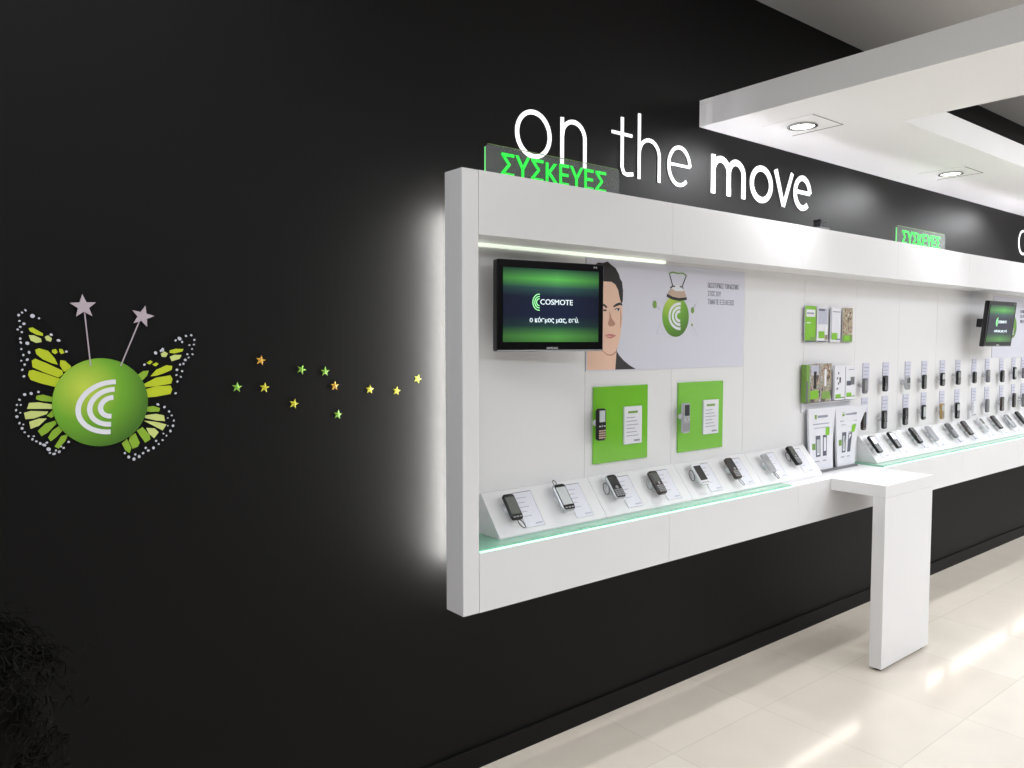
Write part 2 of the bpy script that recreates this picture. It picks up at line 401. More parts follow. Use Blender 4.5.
def card_on_stand(x, label, group, w=.092, h=.15):
    mid = PA+UPV*.094+NRM*.0004; mid.x = x
    b = MB(); b.box(-w/2, w/2, -.0022, 0, -h/2, h/2, card_n)
    b.box(-w/2, w/2, -.0025, -.0019, h/2-.0022, h/2, ink_d)
    b.box(w/2-.001, w/2, -.0025, -.0019, -h/2, h/2, ink)
    for i, q in enumerate((.55, .4, .5, .3, .45)): b.box(-w*.42, -w*.42+w*q, -.0026, -.002, h*(.32-.13*i), h*(.32-.13*i)+.003, ink_l)
    b.box(w*.05, w*.42, -.0026, -.002, -h*.44, -h*.44+.006, ink_l)
    o = b.build('info_card', local=True, label=label, cat='card', group=group); o.location = mid; o.rotation_euler = (-TILT, 0, 0)

near = [
 (512.5, 507, (.056, .108, .013), 'touch', black_pl, None, lcd, ('below', cable_m), 'black touch phone with cable loop below it, leftmost on the near stands'),
 (563.5, 497.5, (.058, .112, .013), 'touch', silver, gloss_black, lcd_pale, ('above', cable_m), 'black rimmed phone with pale screen and cable loop above, on the near stands'),
 (615, 487, (.054, .105, .015), 'bar', silver, black_pl, lcd_dark, ('left', cable_m), 'silver sided phone with black face, cable loop at left, on the near stands'),
 (657, 482.7, (.048, .108, .017), 'bar', brown_pl, None, lcd, ('left', cable_l), 'brownish black bar phone on the near stands, left of the white framed phone'),
 (699.8, 474.2, (.054, .104, .012), 'touch', pale_pl, None, lcd_dark, ('left', cable_m), 'white framed phone with dark screen on the near stands'),
 (732.8, 468.5, (.046, .108, .016), 'bar', brown_pl, None, lcd_dark, ('below', cable_l), 'dark brown bar phone with loop below, right of the white framed phone'),
 (768.3, 463.2, (.046, .104, .013), 'bar', silver, None, key_g, ('below', cable_m), 'slim silver phone seventh on the near stands'),
 (793.8, 455.7, (.046, .104, .017), 'bar', black_pl, None, lcd, ('left', cable_m), 'dark phone at the right end of the near stands'),
]
cl = ['info card beside the leftmost phone on the near stands', 'info card beside the black rimmed phone with the pale screen', 'info card beside the silver sided phone with black face',
      'info card between the brownish bar phone and the white framed phone', 'info card right of the white framed phone', 'info card right of the dark brown bar phone',
      'info card right of the slim silver phone', 'info card at the right end of the near stands']
for (u, v, sz, st, bo, fa, sc, lp, lab), c, kk in zip(near, cl, [1, 1.1, 1.12, 1.12, 1.2, 1.12, 1.07, 1.14]):
    sz = (sz[0]*kk, sz[1]*(1+(kk-1)*.6), sz[2]*kk)
    o, p = on_stand(u, v, .03, sz, st, lab, 'phones on the near stands', body=bo, face=fa, scr=sc, loop=lp)
    card_on_stand(p.x+.093, c, 'info cards on the near stands')

far = [(875, 444.5, black_pl, lcd, None), (894, 440, black_pl, lcd_dark, None), (915.5, 435.5, gloss_black, lcd, 'below'), (931.6, 433.4, silver, key_g, None),
       (951.4, 430.5, grey_pl, lcd_dark, 'below'), (966.9, 428, brown_pl, lcd_dark, 'below'), (983, 424.4, pale_pl, lcd, None), (996.5, 422.3, brown_pl, lcd_dark, None),
       (1010, 421, silver, lcd, 'left'), (1020.8, 417.8, black_pl, lcd_dark, None)]
desc = ['grey black bar phone at the left end of the far stands', 'black phone second from left on the far stands', 'gloss black phone third from left on the far stands, cable loop below',
        'silver phone fourth from left on the far stands', 'grey phone fifth from left on the far stands, cable loop below', 'dark brown phone sixth from left on the far stands',
        'pale phone seventh from left on the far stands', 'brown phone eighth from left on the far stands', 'silver phone ninth from left on the far stands', 'black phone cut by the right edge of the photo on the far stands']
ordn = ['first', 'second', 'third', 'fourth', 'fifth', 'sixth', 'seventh', 'eighth', 'ninth', 'tenth', 'eleventh', 'twelfth']
for i, ((u, v, bo, sc, lp), lab) in enumerate(zip(far, desc)):
    o, p = on_stand(u, v, .03, (.056, .118, .018), 'bar', lab, 'phones on the far stands', body=bo, scr=sc, loop=(lp, cable_l) if lp else None)
    card_on_stand(p.x+.085, 'small white info card right of the %s phone on the far stands' % ordn[i], 'info cards on the far stands')

up = [(865, 386, grey_pl, key_g), (885.2, 383.5, gloss_black, lcd_dark), (907.5, 383, silver, lcd_dark), (924.3, 381.8, black_pl, lcd), (942.6, 379.3, gloss_black, lcd_pale),
      (958.4, 377.7, black_pl, key_g), (974.6, 377.4, black_pl, lcd_dark), (988, 376, grey_pl, key_g), (1002.3, 376.2, gloss_black, lcd_dark), (1014.6, 373.2, black_pl, lcd_pale), (1023.8, 373, grey_pl, lcd)]
dn = [(863.5, 421, brown_pl, lcd_dark), (884.2, 419.6, black_pl, lcd), (905.4, 416.3, black_pl, lcd_dark), (923.6, 412.2, black_pl, lcd_pale), (942, 411.2, gold_pl, lcd_pale),
      (957.3, 410.5, gloss_black, lcd_pale), (974, 408.5, pale_pl, paper), (987.2, 405.6, grey_pl, key_g), (1002, 403.8, brown_pl, lcd), (1014, 400.2, brown_pl, lcd_dark), (1023.5, 400, grey_pl, lcd)]
cname = {grey_pl.name: 'grey', gloss_black.name: 'gloss black', silver.name: 'silver', black_pl.name: 'black', brown_pl.name: 'dark brown', gold_pl.name: 'gold', pale_pl.name: 'pale white'}
for row, lst, gname in (('upper', up, 'phones in the upper row on the back panel'), ('lower', dn, 'phones in the lower row on the back panel')):
    for i, (u, v, bo, sc) in enumerate(lst):
        p = at(u, v, BACK-.036)
        phone(p, 0, (.046+.004*(i % 3), (.092, .10, .086, .096)[i % 4] if row == 'upper' else (.11, .115, .112, .10)[i % 4], .016), 'bar' if i % 3 else 'touch',
              '%s phone, %s in the %s row hung on the far back panel' % (cname[bo.name], ordn[i]+' from left', row), gname, body=bo, scr=sc, gap=.0275)
        zc = 1.475 if row == 'upper' else 1.262
        b = MB(); cx = p.x+.075; zc2 = zc+.01
        b.box(cx-.04, cx+.04, BACK-.003, BACK-.0005, zc2-.085, zc2+.085, card_l)
        b.box(cx-.04, cx-.0385, BACK-.0034, BACK-.0028, zc2-.04, zc2+.085, ink_d)
        for q in range(4): b.box(cx-.03, cx+.03-.008*(q % 3), BACK-.0034, BACK-.0028, zc2+.055-.022*q, zc2+.0585-.022*q, ink)
        b.build('info_card', label='white info card right of the %s phone in the %s row on the back panel' % (ordn[i], row), cat='card', group='info cards on the back panel')

# ------------------------------------------- green glass panels on the back
def rect(u0, v0, u1, v1, y): a, c = at(u0, v0, y), at(u1, v1, y); return min(a.x, c.x), max(a.x, c.x), min(a.z, c.z), max(a.z, c.z)
for px, lab in (((2.298, 2.638), 'green glass panel left, holding the black slider phone'), ((2.852, 3.193), 'green glass panel right, holding the silver phone')):
    b = MB(); b.box(px[0], px[1], BACK-.008, BACK-.0005, 1.179, 1.508, green_gl, bev=.001)
    b.build('green_panel', label=lab, cat='panel', group='green glass panels')
p = at(600.8, 424.5, BACK-.042); phone(p, 0, (.05, .135, .018), 'slider', 'open black slider phone with beige keypad on the left green panel', 'phones on the green panels', body=black_pl, scr=lcd_pale, gap=.024, loop=None)
p = at(685.6, 418, BACK-.042); phone(p, 0, (.05, .14, .018), 'slider', 'silver slider phone with keypad on the right green panel', 'phones on the green panels', body=silver, scr=lcd_dark, gap=.024)
for (u0, v0, u1, v1), lab in (((624.3, 404.5, 641.4, 441), 'white price card on the left green panel'), ((703.5, 398.2, 717.9, 431.4), 'white price card on the right green panel')):
    x0, x1, z0, z1 = rect(u0, v0, u1, v1, BACK-.014)
    z0, z1 = (1.25, 1.415) if u0 < 650 else (1.252, 1.418)
    b = MB(); b.box(x0, x1, BACK-.016, BACK-.0083, z0, z1, paper)
    w = x1-x0; b.box(x0+w*.2, x0+w*.75, BACK-.0166, BACK-.0158, z1-.03, z1-.02, green_lo)
    for i in range(6): b.box(x0+w*.12, x0+w*(.6+.1*(i % 3)), BACK-.0166, BACK-.0158, z1-.05-.016*i, z1-.047-.016*i, ink)
    b.box(x0+w*.55, x0+w*.88, BACK-.0166, BACK-.0158, z0+.01, z0+.018, ink)
    b.build('price_card', label=lab, cat='card', group='cards on the green panels')

# ------------------------------------------------------------------ poster
PX0, PX1, PZ0, PZ1 = 2.256, 3.36, 1.575, 2.05
yf = BACK-.004
po = thing('poster', ((PX0+PX1)/2, BACK, PZ0), 'wide pale poster with dark haired man and green ball behind the near television', 'poster')
b = MB(); b.box(PX0, PX1, yf, BACK-.0005, PZ0, PZ1, poster_m); b.build('poster_sheet', po)
def Q(pts, s, ox, oy, y): return [(lambda p: (p.x, p.z))(at(ox+a/s, oy+c/s, y)) for a, c in pts]
def q5(pts): return Q(pts, 5.122, 580, 240, yf)
b = MB(); e = yf
b.prism(q5([(36, 555), (118, 560), (150, 590), (187, 572), (184, 640), (180, 663), (36, 667)]), e-.0006, e, skin_m)
b.prism(q5([(187, 568), (200, 590), (222, 616), (255, 643), (286, 661), (180, 664), (184, 610)]), e-.0009, e, jacket)
b.prism(q5([(40, 200), (118, 206), (170, 208), (192, 245), (206, 300), (217, 345), (214, 420), (207, 480), (196, 535), (182, 572), (160, 588), (135, 582), (112, 562), (40, 540)]), e-.0012, e, skin_m)
b.prism(q5([(40, 130), (72, 130), (92, 116), (118, 118), (140, 110), (158, 126), (182, 145), (198, 175), (204, 198), (214, 215), (219, 260), (218, 310), (212, 330), (203, 300), (194, 255), (180, 228), (160, 214), (118, 212), (40, 212)]), e-.0018, e, hair_p)
b.ribbon(q5([(170, 342), (186, 332), (203, 326), (215, 334)]), [.006, .011, .011, .005], e-.0019, e, hair_p)
b.ribbon(q5([(112, 566), (140, 588), (162, 590), (184, 572), (190, 552)]), [.002, .004, .006, .005, .002], e-.0017, e, skin_d)
b.ribbon(q5([(203, 350), (209, 400), (205, 450)]), [.002, .006, .002], e-.0017, e, skin_d)
b.ribbon(q5([(112, 330), (124, 334), (136, 346)]), .009, e-.0019, e, hair_p)
b.ellipse(*q5([(193, 357)])[0], .012, .005, e-.0019, e, paper, n=14); b.ellipse(*q5([(194, 357)])[0], .0055, .0055, e-.0024, e, hair_p, n=12)
b.ribbon(q5([(176, 357), (188, 350), (204, 352)]), .003, e-.0024, e, hair_p)
b.ellipse(*q5([(126, 360)])[0], .011, .004, e-.0019, e, hair_p, n=12)
b.prism(q5([(150, 360), (160, 400), (180, 428), (172, 440), (150, 442), (142, 430), (150, 400)]), e-.0018, e, skin_d)
b.ribbon(q5([(128, 488), (150, 486), (165, 488), (182, 490)]), [.004, .009, .009, .003], e-.0019, e, lips)
b.ribbon(q5([(130, 496), (155, 500), (176, 494)]), [.003, .008, .003], e-.0019, e, lips)
b.build('printed_man', po)
b = MB(); bc = q5([(490, 392)])[0]
b.ellipse(bc[0]-0.0, bc[1], .094, .094, e-.0012, e, ball_m, n=40)
arcs(b, bc[0]+.028, bc[1]+.002, .074, .058, .013, e-.002, e, logo_w)
cap = q5([(447, 285), (455, 262), (480, 240), (505, 238), (530, 255), (545, 290), (500, 300)]); b.prism(cap, e-.0016, e, rose_pl)
b.prism(q5([(470, 250), (480, 232), (505, 230), (525, 245), (530, 262), (490, 262)]), e-.0018, e, paper)
b.ribbon(q5([(445, 283), (470, 297), (505, 305), (545, 300)]), .013, e-.0022, e, hair_p)
b.ribbon(q5([(462, 245), (475, 236), (485, 238)]), .006, e-.0022, e, jacket); b.ribbon(q5([(510, 240), (522, 240), (528, 250)]), .006, e-.0022, e, jacket)
b.ribbon(q5([(474, 235), (458, 175)]), .004, e-.002, e, hair_p); b.ribbon(q5([(522, 240), (543, 185)]), .004, e-.002, e, hair_p)
b.ribbon(q5([(456, 172), (475, 165), (500, 172), (525, 170), (545, 182)]), .006, e-.002, e, green_lo)
for (c1, r1), (p2) in ((((382, 330), .018), (408, 355)), (((576, 360), .015), (590, 330)), (((573, 435), .007), (573, 440))):
    cc = q5([c1])[0]; b.ellipse(cc[0], cc[1], r1*.75, r1, e-.0012, e, green_lo, n=16); b.ribbon([cc, q5([p2])[0]], .002, e-.001, e, ink)
for l in (((412, 420), (392, 482), (440, 478)), ((560, 470), (602, 488), (570, 430)), ((545, 315), (600, 315), (585, 350)), ((370, 300), (420, 310), (440, 340))): b.ribbon(q5(list(l)), .0015, e-.0008, e, card_l)
b.build('printed_ball', po)
b = MB()
for k, (s_, c0, c1) in enumerate((('ΕΚΣΩΤΕΡΙΚΕΣ ΤΟΝ ΚΟΣΜΟ', 655, 812), ('ΣΤΟΣ ΣΟΥ', 656, 722), ('ΤΙΜΑΤΕ ΕΞΕΛΙΞΕΙΣ', 656, 790))):
    a = q5([(c0, 218)])[0]; c = q5([(c1, 218)])[0]; zt = a[1]-.0395*k
    text_into(b, s_, a[0], c[0], zt-.024, zt, e-.0008, e, ink_d)
b.build('printed_text', po)

# second poster behind the far screen
pb = at(996.5, 300, BACK); P2X = 6.79
p2 = thing('poster', (P2X+.55, BACK, PZ0), 'pale poster half hidden behind the far television at the right edge', 'poster')
b = MB(); b.box(P2X-.22, P2X+.95, yf, BACK-.0005, PZ0, PZ1, poster_m); b.build('poster_sheet', p2)
b = MB(); cc = at(1012, 326.5, yf); b.ellipse(cc.x, cc.z, .094, .094, e-.0012, e, ball_m, n=36); arcs(b, cc.x+.028, cc.z, .074, .058, .013, e-.002, e, logo_w); b.build('printed_ball', p2)
b = MB()
for k, s_ in enumerate(('ΕΚΣΩΤΕΡΙΚΕΣ ΤΟΝ ΚΟΣΜΟ', 'ΣΤΟΣ ΣΟΥ', 'ΤΙΜΑΤΕ ΕΞΕΛΙΞΕΙΣ')):
    text_into(b, s_, 7.12, 7.12+(.2, .09, .18)[k], 1.93-.0395*k, 1.954-.0395*k, e-.0008, e, ink_d)
b.build('printed_text', p2)

# -------------------------------------------------------------- televisions
def tv(loc, rz, tiltx, w, h, label):
    o = thing('television', loc, label, 'television', 'televisions', rot=(tiltx, 0, rz))
    b = MB(); b.slab(w, h, .03, .008, .003, gloss_black); b.build('bezel', o, local=True)
    b = MB(); b.box(-w/2+.002, w/2-.002, -.0175, -.0148, -h/2+.001, -h/2+.006, silver); b.build('chin_strip', o, local=True)
    for q in (.40, .42):
        b = MB(); b.box(w*q-.0025, w*q+.0025, -.0175, -.0150, h/2-.016, h/2-.01, silver); b.build('indicator', o, local=True)
    b = MB(); x0, x1, z0, z1 = -w*.445, w*.445, -h*.395, h*.415; b.box(x0, x1, -.0175, -.0150, z0, z1, screen_m); s = b.build('screen', o, local=True)
    b = MB(); arcs(b, -w*.125, h*.045, .028, .030, .0036, -.0190, -.0176, scr_grn, radii=(1, .7, .42)); b.build('logo', s, local=True)
    b = MB(); text_into(b, 'COSMOTE', -w*.115, w*.19, h*.02, h*.08, -.0190, -.0176, navy)
    text_into(b, 'ο κόσμος μας, εσύ.', -w*.21, w*.25, -h*.19, -h*.115, -.0190, -.0176, navy); b.build('screen_text', s, local=True)
    b = MB(); text_into(b, 'SAMSUNG', -w*.05, w*.055, -h*.475, -h*.452, -.0165, -.0150, bez_type); b.build('maker_name', o, local=True)
    return o
tvc = Vector((1.955, 2.213, 1.832))
t1 = tv(tvc, -.16, .007, .479, .338, 'black flat television with green and navy picture, near the left end of the unit')
b = MB(); b.box(-.06, .06, .0152, .035, -.06, .06, black_pl, bev=.002); b.cyl((0, .03, 0), (0.0, .085, 0), .02, black_pl); b.build('wall_bracket', t1, local=True)
c2 = at(998.3, 324, 2.17)
t2 = tv(c2, -.04, .10, .46, .325, 'small black television at the far right of the unit, tilted forward')
b = MB(); b.box(-.06, .06, .0152, .035, -.06, .06, black_pl, bev=.002); b.box(-.14, -.05, .0152, .09, -.03, .03, black_pl, bev=.004); b.cyl((0, .03, 0), (0, .125, 0), .022, black_pl); b.build('wall_bracket', t2, local=True)

# ---------------------------------------------------- wall lettering on top
def Zw(u, v): return at(u, v, WALL).z
ZBASE, ZX, ZAS = 2.442, 2.634, 2.735
LY0, LY1 = WALL-.005, WALL-.0005
def xw(u, v=170): return at(u, v, WALL).x
def letter(ch, u0, u1, w, label, z0=ZBASE, z1=ZX):
    x0, x1 = xw(u0), xw(u1); b = MB(); m_ = letter_w; hw = w/2
    def rb(pts, ws=w, closed=False): b.ribbon(pts, ws, LY0, LY1, m_, closed)
    def arc(cx, cz, rx, rz, a0, a1, n=20): return [(cx+rx*math.cos(math.radians(a0+(a1-a0)*i/n)), cz+rz*math.sin(math.radians(a0+(a1-a0)*i/n))) for i in range(n+1)]
    cx, cz = (x0+x1)/2, (z0+z1)/2; rx, rz = (x1-x0)/2-hw, (z1-z0)/2-hw*.85
    if ch == 'o': rb(arc(cx, cz, rx, rz, 0, 360, 40)[:-1], w, True)
    if ch == 'c': rb(arc(cx, cz, rx, rz, 42, 318, 34), w)
    if ch == 'e':
        bw = w*.72
        rb([(x0+w*.9, cz+.004), (x1-hw, cz+.004)], bw)
        rb(arc(cx, cz, rx, rz, 3, 312, 38), w)
    if ch in 'nh':
        top = z1 if ch == 'n' else ZAS
        rb([(x0+hw, z0), (x0+hw, top)]); r = rx
        rb([(x0+hw, z1-rx*1.15)]+arc(cx, z1-hw-rx*1.0, rx, rx, 180, 0, 20)[1:]+[(x1-hw, z0)])
    if ch == 'm':
        rb([(x0+hw, z0), (x0+hw, z1)]); q = (x1-x0-w)/4
        for s in (0, 1):
            c0 = x0+hw+q+2*q*s
            rb(arc(c0, z1-hw-q, q, q, 170, 0, 18)+[(c0+q, z0)])
    if ch == 'v':
        rb([(x0+hw*1.05, z1), (cx, z0+.003)], [w*1.02, w*.8]); rb([(x1-hw*.9, z1), (cx, z0+.003)], [w*.8, w*.8])
    if ch == 't':
        sx_ = x0+(x1-x0)*.48; rb([(sx_, z1+.065), (sx_, z0+.04)]+[(sx_+.012*(1), z0+.014), (sx_+.032, z0+hw), (x1, z0+hw+.006)], w)
        rb([(x0, z1-hw), (x1-.008, z1-hw)], w*.8)
    b.build('wall_letter', label=label, cat='letter', group='raised white wall lettering')
letter('o', 514.8, 550.8, .0185, 'thin raised white letter O starting the wall lettering, largest in view')
letter('n', 560, 585.8, .0178, 'thin raised white letter N standing behind the near green acrylic sign')
letter('t', 611, 632.6, .017, 'thin raised white letter T in the wall lettering')
letter('h', 637.3, 659.9, .017, 'thin raised white letter H in the wall lettering')
letter('e', 667, 690.4, .017, 'thin raised white letter E right after the tall H')
letter('m', 710.8, 745, .031, 'bold raised white letter M of the wall lettering')
letter('o', 749.8, 772.4, .031, 'bold raised white letter O right of the bold M')
letter('v', 773.6, 793.3, .031, 'bold raised white letter V of the wall lettering')
letter('e', 793.6, 811.2, .030, 'bold raised white letter E closing the wall lettering')
xc = at(1017.9, 243, WALL).x
b = MB(); pts = [(xc+.11+.098*math.cos(math.radians(a)), 2.53+.096*math.sin(math.radians(a))) for a in range(42, 319, 9)]
b.ribbon(pts, .018, LY0, LY1, letter_w); b.build('wall_letter', label='thin raised white letter C cut off by the right edge of the photo', cat='letter', group='raised white wall lettering')

# ------------------------------------------------------------ acrylic signs
def acrylic(x0, x1, label):
    y = 2.175; t = thing('acrylic_sign', ((x0+x1)/2, y, ZT), label, 'sign', 'green lettered acrylic signs'); z1 = 2.386; w = x1-x0
    b = MB(); b.prism([(x0, ZT), (x1, ZT), (x1, z1-.008), (x1-.008, z1), (x0+.012, z1), (x0, z1-.012)], y, y+.006, acry); b.build('acrylic_sheet', t)
    b = MB(); b.box(x0-.0015, x0, y, y+.006, ZT, z1-.012, green_edge); b.build('lit_edge', t)
    b = MB(); b.box(x0+.012, x1-.008, y, y+.006, z1, z1+.001, acry if False else green_lo); b.build('top_edge', t)
    b = MB(); text_into(b, 'ΣΥΣKΕΥΕΣ', x0+w*.10, x0+w*.885, ZT+.004, ZT+.083, y-.003, y-.0003, green_em, bold=.012); b.build('lettering', t)
acrylic(1.622, 2.288, 'clear acrylic sign with glowing green Greek capitals above the left end of the unit')
acrylic(4.65, 5.31, 'clear acrylic sign with green Greek capitals on the far part of the header')
p = at(822, 226, 2.17); b = MB(); b.box(p.x-.05, p.x+.04, 2.15, 2.19, ZT, ZT+.012, grey_pl); b.box(p.x-.05, p.x-.035, 2.15, 2.19, ZT+.012, ZT+.045, black_pl); b.box(p.x-.05, p.x+.03, 2.15, 2.19, ZT+.04, ZT+.05, black_pl)
b.build('sensor_clip', label='small dark clip standing on top of the header right of the lettering', cat='clip')

# -------------------------------------------------- butterfly ball on wall
def z1(pts, y=WALL-.003): return Q(pts, 3.841, 0, 280, y)
bcx, bcz = .4525, 1.5285
bf = thing('butterfly_ball_sticker', (bcx, WALL, 1.40), 'green ball sticker with white arcs, butterfly wings and star feelers on the black wall', 'wall sticker')
def wing(outline, cells, dots, lab):
    b = MB(); y = WALL-.0006; b.prism(z1(outline), y-.001, y, w_blk)
    for m_, pts in cells: b.prism(z1(pts), y-.0018, y-.0008, m_)
    for (x, zz, *r) in dots:
        c = z1([(x, zz)])[0]; rr = .85*(r[0] if r else 5)/3.841*.00262; b.ellipse(c[0], c[1], rr*random.uniform(.9, 1.3), rr*random.uniform(.8, 1.1), y-.0018, y-.0008, w_wht, n=10, rot=random.uniform(0, 3))
    b.build('wing', bf, label=lab)
wing([(95, 108), (150, 135), (210, 195), (262, 262), (295, 325), (262, 400), (220, 418), (100, 390), (75, 310), (62, 210), (60, 140)],
 [(w_yel, [(112, 348), (128, 346), (180, 362), (232, 380), (217, 412), (160, 398), (118, 384), (108, 365)]),
  (w_yel, [(122, 310), (135, 302), (180, 320), (240, 348), (243, 362), (225, 375), (170, 355), (125, 335)]),
  (w_yel, [(135, 268), (150, 262), (185, 272), (210, 300), (222, 325), (200, 320), (165, 305), (140, 285)]),
  (w_yel, [(232, 308), (250, 310), (274, 332), (266, 350), (245, 352), (230, 328)]),
  (w_yel, [(110, 185), (125, 182), (165, 205), (165, 215), (140, 210), (115, 197)]),
  (w_pale, [(110, 212), (130, 212), (158, 225), (160, 238), (140, 242), (118, 232)]),
  (w_pale, [(172, 218), (185, 212), (200, 225), (195, 237), (178, 232)]), (w_yel, [(200, 268), (215, 265), (222, 278), (212, 285), (200, 278)]),
  (w_yel, [(228, 264), (240, 266), (248, 280), (235, 285), (228, 275)])],
 [(85, 125), (125, 138, 10), (150, 147), (75, 157), (92, 168, 6), (84, 200), (78, 180), (105, 243, 8), (82, 265), (112, 278, 6), (90, 288), (82, 310), (105, 306, 6), (86, 345), (92, 370), (197, 210, 6), (225, 232, 7), (255, 275, 6), (68, 190), (78, 225), (80, 240), (95, 325), (72, 135), (98, 116)],
 'upper left wing with yellow cells')
wing([(210, 425), (150, 422), (90, 432), (58, 470), (55, 530), (88, 592), (160, 645), (205, 682), (250, 655), (290, 615), (240, 500)],
 [(w_grn, [(140, 445), (165, 440), (202, 450), (202, 468), (160, 465), (138, 458)]), (w_pale, [(112, 472), (150, 470), (202, 478), (202, 495), (150, 495), (104, 495)]),
  (w_pale, [(92, 510), (120, 503), (185, 505), (180, 515), (130, 532), (98, 535)]), (w_grn, [(180, 522), (202, 500), (212, 520), (197, 530)]),
  (w_pale, [(112, 545), (150, 532), (180, 532), (150, 560), (118, 572)]), (w_grn, [(145, 580), (175, 552), (212, 540), (217, 552), (185, 585), (160, 600)]),
  (w_grn, [(185, 605), (200, 580), (227, 560), (244, 575), (215, 605), (195, 620)]), (w_grn, [(210, 640), (235, 600), (265, 590), (250, 620), (225, 648)])],
 [(95, 440, 6), (120, 436, 7), (148, 430, 6), (75, 460, 6), (65, 480), (62, 500), (65, 525, 6), (75, 550), (85, 570, 6), (95, 585), (110, 600), (125, 612, 6), (140, 620), (155, 628, 6), (170, 634, 8), (187, 650, 8), (192, 664), (208, 668, 7), (228, 660, 7), (245, 645, 6), (264, 622, 6), (180, 625), (215, 655), (80, 480, 4), (78, 510, 4), (90, 555, 4), (130, 600, 4), (235, 640, 4)],
 'lower left wing with pale green cells')
wing([(745, 200), (700, 205), (620, 262), (560, 315), (525, 355), (550, 470), (600, 462), (680, 450), (700, 390), (745, 300), (752, 240)],
 [(w_yel, [(558, 420), (600, 408), (655, 405), (662, 420), (655, 438), (600, 448), (558, 452)]), (w_yel, [(552, 400), (600, 375), (655, 366), (663, 380), (658, 398), (600, 408), (556, 412)]),
  (w_yel, [(578, 370), (600, 345), (640, 327), (662, 330), (660, 345), (630, 358), (600, 368)]), (w_grn, [(526, 366), (550, 350), (572, 348), (565, 368), (548, 385), (532, 382)]),
  (w_yel, [(652, 270), (675, 264), (705, 265), (700, 275), (670, 282), (652, 280)]), (w_pale, [(652, 295), (670, 287), (698, 288), (690, 303), (660, 312)]),
  (w_pale, [(618, 283), (632, 274), (645, 282), (638, 296), (622, 295)]), (w_yel, [(563, 318), (578, 308), (587, 315), (575, 325)]), (w_yel, [(585, 325), (600, 316), (610, 322), (598, 332)])],
 [(625, 268, 9), (598, 280, 7), (555, 325, 6), (690, 225, 9), (715, 215, 6), (735, 212), (747, 230), (745, 248), (738, 265), (700, 238), (712, 307, 6), (725, 298), (692, 325, 6), (705, 322), (680, 345, 6), (700, 350), (678, 365), (695, 372), (682, 390), (675, 435), (720, 285, 6), (740, 285), (675, 232, 5), (728, 250, 5), (618, 272, 5)],
 'upper right wing with yellow cells')
wing([(540, 470), (620, 472), (660, 495), (676, 530), (668, 580), (620, 630), (550, 672), (505, 696), (480, 680), (455, 630), (520, 560)],
 [(w_grn, [(558, 488), (590, 484), (615, 492), (612, 505), (580, 507), (558, 504)]), (w_pale, [(556, 520), (600, 514), (630, 520), (634, 542), (600, 540), (558, 530)]),
  (w_pale, [(552, 540), (600, 545), (640, 555), (625, 578), (590, 560)]), (w_pale, [(562, 568), (595, 570), (610, 585), (592, 608), (572, 590)]),
  (w_grn, [(525, 578), (548, 565), (575, 595), (578, 612), (558, 625), (540, 600)]), (w_grn, [(500, 600), (520, 588), (537, 625), (530, 640), (510, 648), (495, 618)]), (w_grn, [(468, 628), (488, 610), (505, 645), (498, 665), (482, 655)])],
 [(607, 478, 6), (632, 488, 6), (650, 505, 6), (660, 520), (668, 540), (665, 560, 6), (655, 580, 6), (640, 598), (625, 615, 6), (610, 630), (590, 645, 7), (570, 655, 6), (550, 665, 6), (535, 678, 7), (515, 688, 7), (495, 680, 7), (480, 665), (520, 670), (560, 645), (600, 618), (645, 530, 4), (645, 560, 4), (628, 590, 4)],
 'lower right wing with pale green cells')
b = MB(); b.ellipse(bcx, bcz, .1215, .1245, WALL-.007, WALL-.0028, ball_m, n=72); bl = b.build('ball', bf)
b = MB(); y = WALL-.007
lg = z1([(430, 487)], y)[0]; sc = 1/3.841*.00262
S = Vector((z1([(540, 487)], y)[0][0]-lg[0], 0)).x/100; SV = (z1([(440, 387)], y)[0][1]-lg[1])/100
for rx, rz in ((113, 96), (75, 67), (39, 36)):
    pts = [(lg[0]+S*rx*math.cos(math.radians(a)), lg[1]+SV*rz*math.sin(math.radians(a))-SV*0.0+(-.0)*1) for a in range(88, 277, 8)]
    pts = [(px_+ .12*(pz-lg[1]), pz) for px_, pz in pts]
    b.ribbon(pts, .0135, y-.0016, y-.0002, logo_w)
b.build('arc_logo', bl, label='white triple arc logo')
def star(cx, cz, r, rot, y0, y1, m_, mb, inner=.42):
    pts = []
    for i in range(10):
        a = math.radians(rot+36*i); q = r if i % 2 == 0 else r*inner; pts.append((cx+q*math.cos(a), cz+q*math.sin(a)))
    mb.prism(pts, y0, y1, m_)
for s0, s1, sc_, rr, rt in (((323, 120), (347, 330), (318, 102), .034, 93), ((535, 155), (462, 330), (545, 140), .032, 75)):
    b = MB(); a, c = z1([s0, s1]); b.ribbon([a, c], .0032, WALL-.0088, WALL-.0072, star_g); an = b.build('feeler', bf)
    b = MB(); q = z1([sc_])[0]; star(q[0], q[1], rr, rt, WALL-.0125, WALL-.0088, star_g, b); b.build('feeler_star', an)

